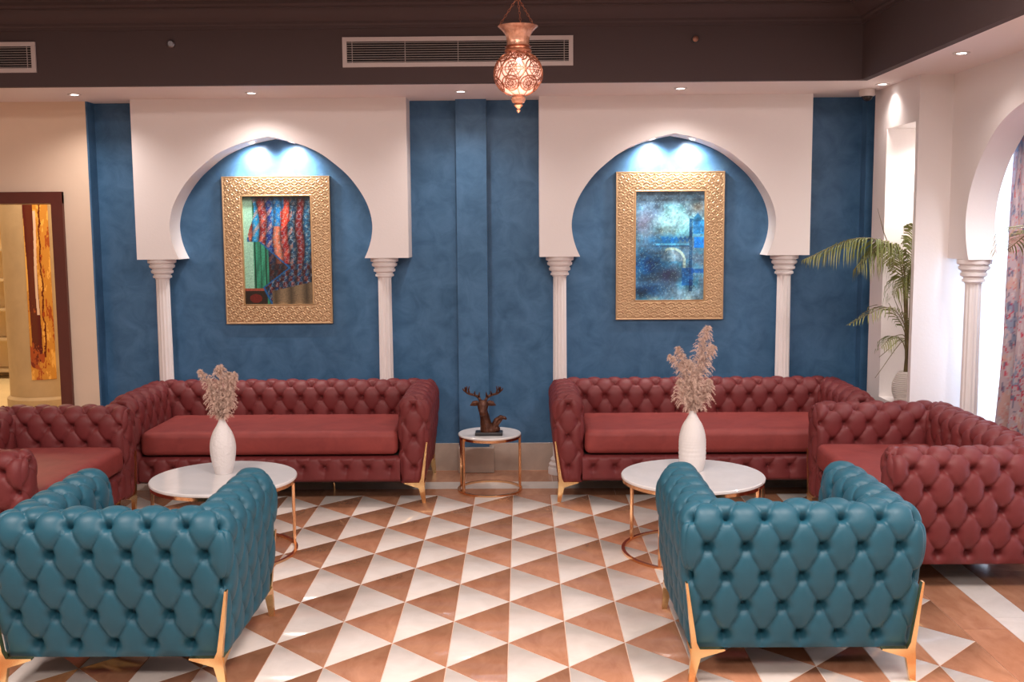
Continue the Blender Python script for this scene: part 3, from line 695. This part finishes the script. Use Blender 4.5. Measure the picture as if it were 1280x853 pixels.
def gate_print(nx, ny):
    X, Y = np.meshgrid(np.linspace(0, 1, nx), np.linspace(0, 1, ny)); v = 1-Y
    n1 = smooth_noise(X.shape, [(6, 4), (13, 9), (30, 20), (70, 44)], 5); n2 = smooth_noise(X.shape, [(5, 4), (11, 8), (40, 26)], 8); n3 = smooth_noise(X.shape, [(14, 9), (60, 40)], 9)
    base = np.array((92, 110, 135.)); C = np.ones(X.shape+(3,))*base
    def mixc(m, col): 
        nonlocal C
        m = np.clip(m, 0, 1)[..., None]; C = C*(1-m)+np.array(col, float)*m
    mixc(1.6*(n1+.05), (70, 130, 165)); mixc(1.3*(n2-.1), (175, 170, 160))
    mixc(np.exp(-((X-.55)/.3)**2-((v-.27)/.16)**2)*(.6+n1), (165, 200, 195)); mixc(np.exp(-((X-.12)/.18)**2-((v-.3)/.12)**2)*.8, (110, 95, 115))
    mixc(np.exp(-((X-.15)/.25)**2-((v-.68)/.13)**2)*(.9+n1), (8, 70, 120)); mixc(np.exp(-((X-.45)/.22)**2-((v-.46)/.07)**2)*(.8+n3), (10, 85, 140))
    mixc(np.exp(-((X-.48)/.17)**2-((v-.76)/.07)**2)*(.9+n3), (45, 48, 72)); mixc(np.exp(-((X-.2)/.3)**2-((v-.9)/.07)**2)*.9, (16, 50, 85))
    mixc(np.exp(-((X-.75)/.25)**2-((v-.93)/.05)**2)*.8, (140, 165, 190)); mixc(np.exp(-((X-.9)/.1)**2-((v-.15)/.05)**2)*.6, (120, 85, 60))
    # gateway
    cren = (np.abs(v-(.455-.03*(1-np.abs(((X*16) % 1)-.5)*2))) < .014) & (X > .38) & (X < .78); mixc(cren*.9, (14, 85, 140))
    mixc(((np.abs(v-.485) < .010) & (X > .3) & (X < .78))*.8, (90, 150, 185)); mixc(((np.abs(v-.50) < .007) & (X > .3) & (X < .78))*.8, (10, 50, 95))
    rad = np.hypot((X-.53)/.62*.42*1.5, (v-.64)*1.0/.72); arc = (np.abs(np.hypot((X-.53)*.62, (v-.64))-.115*1.0) < .011) & (v < .64) & (X > .44)
    arc |= (np.abs(X-.715) < .018) & (v >= .64) & (v < .70); mixc(arc*.9, (170, 175, 170))
    mixc(((np.hypot((X-.53)*.62, (v-.64)) < .10) & (v < .64))*.35*(1+n3), (150, 140, 150))
    mixc(((np.abs(X-.80) < .022) & (v > .25) & (v < .92))*.55*(1.1+n1), (16, 60, 98)); mixc(((X > .83) & (np.abs(v-.33) < .06))*.6, (12, 110, 190)); mixc(((X > .85) & (np.abs(v-.47) < .05))*.75, (0, 105, 205))
    mixc(((np.abs(X-.9) < .10*np.clip((v-.2)/.08, 0, 1)) & (v > .2) & (v < .28))*.8, (25, 85, 125))
    mixc(((X > .68) & (X < .84) & (v > .70) & (v < .86))*.6, (5, 85, 165)); mixc(((X > .82) & (np.abs(v-.73) < .02))*.7, (10, 75, 150))
    C *= (1+.55*n3)[..., None]; C *= (1-.45*np.clip(1-v/.05, 0, 1))[..., None]
    sp = np.random.default_rng(2).normal(0, 1, X.shape); mixc((sp > 2.0)*.5, (200, 200, 195)); C *= (1+sp*.05)[..., None]
    C = np.clip((C-90)*1.25+94, 0, 255)*np.array((.86, 1.0, .98))
    return lin(C)
def emboss(w, h, bw):
    st = .0027; nx, nz = int(w/st), int(h/st); xs = np.linspace(0, w, nx); zs = np.linspace(0, h, nz); X, Z = np.meshgrid(xs, zs)
    p = .060; hgt = np.zeros_like(X)
    for ox, oz in ((0, 0), (.5, .5)):
        fx = ((X/p+ox) % 1-.5)*p; fz = ((Z/p+oz) % 1-.5)*p
        for rr_ in (.0285, .011): hgt = np.maximum(hgt, np.exp(-((np.hypot(fx, fz)-rr_)/.0019)**2))
        hgt = np.maximum(hgt, .8*np.exp(-((np.abs(fx)+np.abs(fz)-.022)/.0019)**2)); hgt = np.maximum(hgt, .6*np.exp(-(np.minimum(np.abs(fx), np.abs(fz))/.0018)**2)*(np.hypot(fx, fz) < .018))
    dE = np.minimum(np.minimum(X, w-X), np.minimum(Z, h-Z)); dI = np.maximum(np.maximum(bw-X, X-(w-bw)), np.maximum(bw-Z, Z-(h-bw)))
    fld = np.clip((dE-.010)/.004, 0, 1)*np.clip((dI-.008)/.004, 0, 1); hgt = hgt*fld
    prof_ = .028+.004*(dE < .009)+.004*((dI < .007))
    Yv = -(prof_+.0050*hgt); keep = dI > 0
    return X, Z, Yv, keep
fr_me = None
def picture(label, x0, z0, fn, w=.755, h=1.035, bw=.135):
    global fr_me
    t = thing('framed_picture', label, 'picture', (x0, YW, z0), 0, 'gold framed pictures')
    if fr_me is None:
        X, Z, Yv, keep = emboss(w, h, bw); a, b = X.shape; me = grid_mesh(np.stack([X, Yv, Z], -1))
        bm = bmesh.new(); bm.from_mesh(me); bm.faces.ensure_lookup_table(); kf = (keep[:-1, :-1] & keep[1:, 1:] & keep[1:, :-1] & keep[:-1, 1:]).reshape(-1)
        bmesh.ops.delete(bm, geom=[f for f, k in zip(bm.faces[:], kf) if not k], context='FACES'); bm.to_mesh(me); bm.free(); fr_me = me
    link('frame', fr_me, 'frame', t)
    e = .0; ed = MB().box(0, w, -.029, 0, 0, .004).box(0, w, -.029, 0, h-.004, h).box(0, .004, -.029, 0, .004, h-.004).box(w-.004, w, -.029, 0, .004, h-.004)
    for a in ((bw-.004, w-bw+.004, bw-.004, bw+.003), (bw-.004, w-bw+.004, h-bw-.003, h-bw+.004)): ed.box(a[0], a[1], -.033, -.008, a[2], a[3])
    for a in ((bw-.004, bw+.003), (w-bw-.003, w-bw+.004)): ed.box(a[0], a[1], -.033, -.008, bw, h-bw)
    link('frame_edge', ed.mesh(), 'frameedge', t)
    nx, ny = 130, 214; C = fn(nx, ny); X, Z = np.meshgrid(np.linspace(bw-.002, w-bw+.002, nx), np.linspace(bw-.002, h-bw+.002, ny))
    me = grid_mesh(np.stack([X, np.full_like(X, -.012), Z], -1)); set_cols(me, C); link('canvas', me, 'print', t)
    return t
picture('gold framed picture of hanging patterned rugs beside a green door', -2.098, 1.070, rug_print)
picture('gold framed blue painting of an arched gateway and tower', .661, 1.082, gate_print)

# ------------------------------------------------------------------ vents, downlights, fittings
def vent(label, x0, x1, z0, z1):
    t = thing('air_vent', label, 'vent', (x0, YB, z0), 0, 'air vents in the dark bulkhead'); w = x1-x0; h = z1-z0; b = .026
    link('backing', MB().box(b, w-b, -.002, -.0005, b, h-b).mesh(), 'ventdark', t)
    link('frame', MB().box(0, w, -.012, 0, 0, b).box(0, w, -.012, 0, h-b, h).box(0, b, -.012, 0, b, h-b).box(w-b, w, -.012, 0, b, h-b).mesh(), 'vent', t)
    n = 9; sl = MB().add([(b, -.012, 0), (w-b, -.012, 0), (w-b, -.003, .005), (b, -.003, .004), (b, -.012, .0016), (w-b, -.012, .0016), (w-b, -.003, .0056), (b, -.003, .0056)], [(0, 1, 2, 3), (7, 6, 5, 4), (0, 4, 5, 1), (3, 2, 6, 7)]).mesh()
    for k in range(n): o = link('slat', sl, 'vent', t); o.location = (0, 0, b+(h-2*b)*(k+.5)/n-.003)
    nb = max(1, round(w/.26))
    for k in range(nb): x = .03+b+(w-2*b-.06)*k/max(1, nb-1); link('bar', MB().box(x, x+.004, -.0045, -.002, b, h-b).mesh(), 'vent', t)
vent('long white louvred air vent in the dark bulkhead, behind the hanging lantern', -1.082, .318, 2.714, 2.892)
vent('white louvred air vent at the left edge of the dark bulkhead', -4.35, -2.955, 2.700, 2.882)
def spot(loc, power, size, blend, col, rad=.02, rot=(0, 0, 0), parent=None):
    l = bpy.data.lights.new('spot', 'SPOT'); l.energy = power; l.spot_size = size; l.spot_blend = blend; l.color = col; l.shadow_soft_size = rad
    o = bpy.data.objects.new('lamp_light', l); o.location = loc; o.rotation_euler = rot; COL.objects.link(o); return o
dl = [(-2.896, 6.93, 'recessed ceiling spotlight above the cream wall by the door'), (-1.745, 6.93, 'recessed ceiling spotlight above the rug picture arch'), (-.389, 6.94, 'recessed ceiling spotlight left of the hanging lantern'),
      (1.022, 6.88, 'recessed ceiling spotlight above the blue gateway arch'), (2.269, 6.76, 'recessed ceiling spotlight beside the dome security camera'), (2.268, 5.563, 'recessed ceiling spotlight nearest the right wall arch')]
ring_me = MB().lathe([(.024, -.004), (.040, -.006), (.043, -.002), (.043, 0)], 28, cap=False).mesh(); lens_me = MB().lathe([(.0, -.003), (.026, -.003)], 28, cap=False).mesh()
for x, y, lb in dl:
    t = thing('downlight', lb, 'ceiling light', (x, y, ZS), 0, 'recessed spotlights in the soffit')
    link('trim_ring', ring_me, 'trimring', t); link('lens', lens_me, 'lampw', t)
    spot((x, y, ZS-.012), 26 if x < 2 else 8, R_(140 if x < 2 else 130), 1.0, (1, .88, .82), .03)
for cx, who in ((-1.716, 'rug picture'), (1.036, 'gateway painting')):
    for s, sd in ((-1, 'left'), (1, 'right')):
        x = cx+s*.135; z = 2.331; sl = -s*R_(15)
        t = thing('arch_spotlight', f'{sd} of the two small spotlights under the arch above the {who}', 'ceiling light', (x, 7.33, z), 0, 'spotlights under the arches'); t.rotation_euler = (0, s*R_(17), 0)
        link('trim_ring', MB().lathe([(.018, -.004), (.026, -.005), (.028, 0)], 20, cap=False).mesh(), 'trimring', t); link('lens', MB().lathe([(0, -.003), (.018, -.003)], 20, cap=False).mesh(), 'lampw', t)
        spot((x, 7.33, z-.02), 30, R_(125), 1, (1, .96, .93), .03, (R_(30), 0, 0))
for s, sd in ((-1, 'nearer'), (1, 'farther')):
    t = thing('arch_spotlight', f'small spotlight under the right wall arch, the {sd} one to the viewer', 'ceiling light', (2.635, 5.41+s*.135, 2.331), 0, 'spotlights under the arches'); t.rotation_euler = (-s*R_(17), 0, 0)
    link('trim_ring', MB().lathe([(.018, -.004), (.026, -.005), (.028, 0)], 20, cap=False).mesh(), 'trimring', t); link('lens', MB().lathe([(0, -.003), (.018, -.003)], 20, cap=False).mesh(), 'lampw', t)
    spot((2.635, 5.41+s*.13, 2.30), 16, R_(150), 1, (.92, .95, 1.0), .03)
spot((2.6, 6.62, 2.33), 24, R_(150), 1, (1, .95, .9), .04)
link_l = thing('niche_spotlight', 'small spotlight in the top of the bright wall niche', 'ceiling light', (2.6, 6.62, NZ1)); link('lens', MB().lathe([(0, -.003), (.025, -.003)], 20, cap=False).mesh(), 'lampw', link_l)
t = thing('security_camera', 'small white dome security camera at the soffit corner', 'camera', (2.262, 7.03, ZS))
link('housing', MB().lathe([(.05, 0), (.052, -.01), (.05, -.038), (.044, -.044)], 28).mesh(), 'camw', t); link('dome', MB().ball((0, 0, -.040), .036, 20, 12).mesh(), 'camd', t)
o = tag(link('smoke_detector', MB().lathe([(.024, 0), (.024, -.008), (.016, -.016)], 20).mesh(), 'steel'), 'small round grey fitting on the dark bulkhead left of the long vent', 'fitting'); o.rotation_euler = (-PI/2, 0, 0); o.location = (-2.126, YB, 2.864)
t = thing('bulkhead_fitting', 'small copper fitting on the dark bulkhead right of the lantern', 'fitting', (1.057, YB, 2.864))
o = link('rim', MB().lathe([(.024, 0), (.024, -.004)], 20).mesh(), 'black', t); o.rotation_euler = (-PI/2, 0, 0)
o = link('knob', MB().lathe([(.018, -.006), (.018, -.018), (.010, -.022)], 16).mesh(), 'dot', t); o.rotation_euler = (-PI/2, 0, 0)

# ------------------------------------------------------------------ hanging lantern
ln = thing('hanging_lantern', 'pierced copper globe lantern hanging on chains before the vent', 'lantern', (-.012, 5.0, 2.273))
cupp = [(p.x, p.y) for p in spline([(.055, .303, 0), (.052, .32, 0), (.056, .345, 0), (.070, .37, 0), (.089, .388, 0), (.094, .393, 0)], 20)]
link('cup', MB().lathe(cupp+[(a-.004, b) for a, b in cupp[::-1]], 36, cap=False).mesh(), 'cupglass', ln)
link('neck_ring', MB().lathe([(.045, .272), (.062, .275), (.064, .284), (.057, .290), (.057, .296), (.063, .301), (.055, .306)], 36).mesh(), 'copper', ln)
GC, GR = .178, .114
link('glass_globe', MB().ball((0, 0, GC), GR-.006, 36, 24, (1, 1, .92)).mesh(), 'globe', ln)
def sph(lon, lat, r=GR): return Vector((r*math.cos(lat)*math.cos(lon), r*math.cos(lat)*math.sin(lon), GC+.92*r*math.sin(lat)))
fg = MB()
def on_sphere(clon, clat, pts, rad=.0022):
    out = []
    for a, b in pts:
        out.append(sph(clon+a/max(.3, math.cos(clat)), max(-1.2, min(1.2, clat+b))))
    fg.tube(out, rad, 5, closed=True)
for row, (lat, nn, rr_) in enumerate(((.12, 6, .50), (-.55, 7, .36), (.78, 7, .30))):
    for i in range(nn):
        lo = 2*PI*(i+.5*(row % 2))/nn+.3
        for q in (1, .66, .34): on_sphere(lo, lat, [(q*rr_*math.cos(t), q*rr_*math.sin(t)) for t in np.linspace(0, 2*PI, 22, endpoint=False)], .0030 if q == 1 else .0020)
        on_sphere(lo, lat, [((.5+.42*math.cos(6*t))*rr_*math.cos(t), (.5+.42*math.cos(6*t))*rr_*math.sin(t)) for t in np.linspace(0, 2*PI, 48, endpoint=False)], .0016)
for k in range(10):
    lo = 2*PI*k/10; fg.tube([sph(lo+.35*math.sin(t*2.2), t) for t in np.linspace(-1.25, 1.25, 24)], .0018, 5)
link('filigree', fg.mesh(), 'copper', ln)
link('finial', MB().lathe([(.002, 0), (.010, .010), (.006, .018), (.016, .028), (.022, .034), (.014, .040), (.028, .046), (.033, .056), (.033, .066), (.026, .072), (.030, .078), (.026, .086), (.046, .092)], 28).mesh(), 'cupglass', ln)
def chain(P0, P1, r=.0055, name='chain'):
    P0, P1 = Vector(P0), Vector(P1); L = (P1-P0).length; n = max(2, int(L/(r*2.6))); d = (P1-P0).normalized(); a = d.cross(Vector((.3, 1, .2))).normalized(); b = d.cross(a); mb = MB()
    for i in range(n):
        c = P0.lerp(P1, (i+.5)/n); s = a if i % 2 else b
        mb.tube([c+d*(r*1.7*math.cos(t))+s*(r*.8*math.sin(t)) for t in np.linspace(0, 2*PI, 10, endpoint=False)], r*.24, 4, closed=True)
    return link(name, mb.mesh(), 'copper', ln)
for k in range(3):
    a = R_(200)+k*2*PI/3; chain((.091*math.cos(a), .091*math.sin(a), .392), (.004*math.cos(a), .004*math.sin(a), .52))
chain((0, 0, .52), (0, 0, .80), .006)
link('ceiling_cap', MB().lathe([(.012, .79), (.045, .805), (.05, .816)], 24).mesh(), 'copper', ln)
pl_ = bpy.data.lights.new('lantern_bulb', 'POINT'); pl_.energy = 3; pl_.color = (1, .62, .45); pl_.shadow_soft_size = .12; po = bpy.data.objects.new('lantern_light', pl_); po.location = (-.012, 5.0, 2.15); COL.objects.link(po)
link('bulb', MB().ball((.004, -.098, GC+.045), .012, 12, 8).mesh(), 'bulb', ln)

# ------------------------------------------------------------------ curtain and sheer
def curtain():
    ny, nz = 330, 330; zt, zb = 2.5, .02; P = np.zeros((nz, ny, 3)); C = np.zeros((nz, ny, 3))
    zz = np.linspace(zb, zt, nz); edge = np.interp(zz, [.0, .56, .8, 1.1, 1.65, 2.09, 2.5], [6.24, 6.21, 6.17, 6.13, 6.13, 6.08, 6.02])
    tt = np.linspace(0, 1, ny)
    for i, z in enumerate(zz):
        y = edge[i]+(4.75-edge[i])*tt; P[i, :, 1] = y; P[i, :, 2] = z
        P[i, :, 0] = 2.80+.035*np.sin(tt*52+.6*math.sin(z*2))+.012*np.sin(tt*117+z)
    n1 = smooth_noise((nz, ny), [(30, 44), (80, 120), (160, 300)], 21); n2 = smooth_noise((nz, ny), [(18, 40), (60, 120), (150, 300)], 22); n3 = smooth_noise((nz, ny), [(36, 160), (120, 300)], 23)
    C[:] = (172, 152, 158); 
    def mx(m, c): 
        nonlocal C
        m = np.clip(m, 0, 1)[..., None]; C = C*(1-m)+np.array(c, float)*m
    mx((np.abs(n1) < .055)*.9*(zz < 1.3)[:, None], (178, 55, 75)); mx((np.abs(n1) < .04)*.7*(zz >= 1.3)[:, None], (190, 90, 95)); mx((n2 > .26)*.6, (100, 122, 150)); mx((n2 < -.33)*.8, (190, 150, 140)); mx((n3 > .38)*.6, (70, 75, 105)); mx((n3 < -.32)*.5, (200, 190, 190))
    me = grid_mesh(P); set_cols(me, lin(C)); o = link('patterned_curtain', me, 'cloth'); sd = o.modifiers.new('s', 'SOLIDIFY'); sd.thickness = .004
    return tag(o, 'pink and blue distressed patterned curtain at the right wall window', 'curtain')
curtain()
P = np.zeros((3, 160, 3)); tt = np.linspace(0, 1, 160)
for i, z in enumerate((.03, 1.2, 2.5)): P[i, :, 0] = 2.90+.012*np.sin(tt*75); P[i, :, 1] = 4.55+1.76*tt; P[i, :, 2] = z
tag(link('sheer_curtain', grid_mesh(P), 'sheer'), 'bright white sheer curtain behind the patterned curtain', 'curtain')

# ------------------------------------------------------------------ palms
def frond(parent, pts, n, L, seed, r0=.005, start=.35, droop=.5, spread=1.0):
    rs = random.Random(seed); ax = spline(pts, 30)
    rc = link('frond', MB().tube(ax, [r0*(1-.75*i/30) for i in range(31)], 6).mesh(), 'stalk', parent); mb = MB()
    n = int(n*1.25)
    for k in range(n):
        t = start+(1-start)*k/(n-1); q = t*30; i = min(int(q), 29); p = ax[i].lerp(ax[i+1], q-i); d = (ax[i+1]-ax[i]).normalized()
        side0 = d.cross(Vector((0, 0, 1)));
        if side0.length < .2: side0 = Vector((1, 0, 0))
        side0.normalize()
        for s in (-1, 1):
            env = math.sin(PI*min(1, .18+.80*(t-start)/(1-start)))**.7; l = L*env*rs.uniform(.8, 1.1)
            dr = (side0*s*spread*rs.uniform(.5, .9)+d*.65+Vector((0, 0, .12))).normalized()
            c1 = p+dr*l*.5; c2 = p+dr*l*.85+Vector((0, 0, -droop*l*.55)); c1.z -= droop*l*.12
            c2.z -= 0; c3 = p+dr*l*.92+Vector((0, 0, -droop*l*1.1)); wv = d*.0048
            mb.add([p-wv*.5, p+wv*.5, c1+wv, c1-wv, c2+wv*.8, c2-wv*.8, c3], [(0, 1, 2, 3), (3, 2, 4, 5), (5, 4, 6)])
    link('leaflets', mb.mesh(), 'leaf', rc)
palm = thing('potted_palm', 'areca palm in a round ribbed white pot inside the wall niche', 'plant', (2.455, 6.70, NZ0))
pp = [(0, 0), (.045, 0), (.05, .004)]
for k in range(121):
    t = k/120; z = .006+t*.185; r = .052+.038*math.sin(PI*min(1, (t*.92+.06)))**.8-.012*t; pp.append((r+.0022*math.sin(t*2*PI*15), z))
pp += [(.040, .194), (.036, .180)]
link('pot', MB().lathe([(max(a, 0.001), b) for a, b in pp], 40).mesh(), 'pot', palm)
link('soil', MB().lathe([(.001, .178), (.045, .176)], 20, cap=False).mesh(), 'soil', palm)
F = [([(0, 0, .18), (-.03, -.04, .60), (-.12, -.14, .95), (-.40, -.27, 1.05), (-.76, -.38, .93)], 54, .19, .36, .95),
     ([(0, 0, .18), (-.03, -.02, .60), (-.09, -.08, .90), (-.20, -.15, 1.01), (-.40, -.24, .88)], 34, .18, .42, 1.1),
     ([(0, 0, .18), (.0, -.03, .6), (-.01, -.06, .92), (-.015, -.10, 1.06), (-.04, -.14, 1.13)], 22, .12, .5, .5),
     ([(0, 0, .18), (-.01, .0, .5), (.0, .0, .8), (.02, .0, .98), (.0, .02, 1.05)], 22, .14, .45, .8),
     ([(0, 0, .18), (.0, -.04, .35), (-.06, -.12, .50), (-.20, -.2, .62), (-.46, -.30, .53)], 20, .15, .45, .5),
     ([(0, 0, .18), (-.02, -.05, .30), (-.08, -.14, .40), (-.16, -.2, .44), (-.24, -.24, .38)], 12, .11, .5, .7),
     ([(0, 0, .18), (.01, -.02, .45), (.0, -.06, .70), (-.06, -.1, .80), (-.14, -.14, .70)], 22, .15, .45, .9),
     ([(0, 0, .18), (.01, -.02, .45), (.02, -.05, .75), (.02, -.1, .88), (-.02, -.16, .80)], 20, .14, .45, .9)]
for i, (pts, n, L, st, dr) in enumerate(F): frond(palm, pts, n, L, i+3, .0055, st, dr)
for i in range(9):
    a = i*2.4; link('stem', MB().tube(spline([(.012*math.cos(a), .012*math.sin(a), .17), (-.004*i, -.006*i, .48-.01*i), (-.02-.028*i, -.03-.014*i, .84-.012*i*i+.05*(i % 3))], 10), [.0045*(1-.06*k) for k in range(11)], 6).mesh(), 'stalk', palm)
link('spear', MB().tube([(-.16, -.12, .96), (-.22, -.15, 1.08), (-.27, -.17, 1.23)], [.003, .003, .0008], 5).mesh(), 'stalk', palm)
palm2 = thing('potted_palm', 'palm at the right edge whose frond tips cross the patterned curtain', 'plant', (2.30, 4.20, 0))
link('pot', MB().lathe([(.11, 0), (.15, .05), (.17, .2), (.15, .34), (.13, .36), (.12, .33)], 36).mesh(), 'pot', palm2)
link('soil', MB().lathe([(.001, .33), (.125, .33)], 20, cap=False).mesh(), 'soil', palm2)
for i, pts in enumerate(([(0, 0, .33), (0, .05, .9), (.0, .22, 1.5), (.03, .55, 1.72), (-.01, .80, 1.62)], [(0, 0, .33), (-.02, .02, .9), (-.02, .1, 1.5), (.0, .3, 1.78), (.06, .5, 1.74)], [(0, 0, .33), (0, -.05, .9), (.05, -.2, 1.5), (.05, -.5, 1.65), (.05, -.8, 1.45)], [(0, 0, .33), (-.05, .02, .9), (-.1, .05, 1.3), (-.1, -.2, 1.6), (-.1, -.5, 1.6)])):
    frond(palm2, pts, 26, .22, 40+i, .008, .5, .35)

# ------------------------------------------------------------------ the lobby beyond the door
lp = thing('round_pillar', 'taupe round pillar in the lobby seen through the maroon door frame', 'pillar', (-4.75, 10.35, 0))
link('shaft', MB().lathe([(.335, .12), (.335, 3.09)], 48, cap=False).mesh(), 'pillar', lp); link('plinth', MB().lathe([(.365, 0), (.365, .10), (.338, .125)], 48).mesh(), 'pillar', lp)
def gold_panel():
    nz, na = 320, 90; r = .341; P = np.zeros((nz, na, 3)); V, A = np.meshgrid(np.linspace(0, 1, nz), np.linspace(0, 1, na), indexing='ij')
    ang = -PI/2+.37+(A-.5)*.66; P[..., 0] = -4.75+r*np.cos(ang); P[..., 1] = 10.35+r*np.sin(ang); P[..., 2] = .30+V*1.80
    n = smooth_noise((nz, na), [(8, 3), (26, 8), (60, 20), (150, 45)], 31); C = np.ones((nz, na, 3))*np.array((185, 130, 55.))
    def mx(m, c):
        nonlocal C
        m = np.clip(m, 0, 1)[..., None]; C = C*(1-m)+np.array(c, float)*m
    mx((n > .2), (215, 165, 85)); cen = .22+.08*np.sin(V*5)+.15*(1-V); mx((np.abs(A-.18-.16*(1-V)-.04*n) < .20) & (V > .10) & (V < .97), (80, 22, 12))
    mx((np.abs(A-.42-.03*np.sin(V*9)) < .05) & (V > .35) & (V < .9), (205, 180, 170)); mx((np.abs(A-.62-.12*n) < .035) & (V > .12), (90, 30, 15)); mx((np.hypot((A-.15)/.16, (V-.1)/.035) < 1), (110, 35, 20)); mx((n < -.35), (150, 70, 30))
    me = grid_mesh(P); set_cols(me, lin(C)); o = link('gold_art_panel', me, 'goldprint'); sd = o.modifiers.new('s', 'SOLIDIFY'); sd.thickness = .008
    return tag(o, 'tall gold and dark brown abstract panel wrapped on the lobby pillar', 'artwork')
gold_panel()
sh = thing('wall_shelves', 'pale shelves with boxes in the lobby at the far left edge', 'shelf', (-6.05, 12.2, 0))
link('back_panel', MB().box(-.6, .48, .32, .36, 0, 2.2).mesh(), 'lobby', sh); link('side', MB().box(.46, .48, 0, .32, 0, 2.2).mesh(), 'lobby', sh)
for z in (.08, .45, .8, 1.15, 1.5, 1.85, 2.18): link('shelf', MB().box(-.6, .46, 0, .32, z, z+.025).mesh(), 'pillar', sh)
for k, (z, h) in enumerate(((.475, .2), (.825, .22), (1.175, .2), (1.525, .22))):
    o = link('storage_box', rbox(.10, .40, .04, .26, 0, h, .006, 2), 'lobby'); o.location = (-6.05, 12.2, z+.001)
    tag(o, f'pale box on the {("lowest", "second lowest", "third", "highest")[k]} filled lobby shelf', 'box', 'boxes on the lobby shelves')
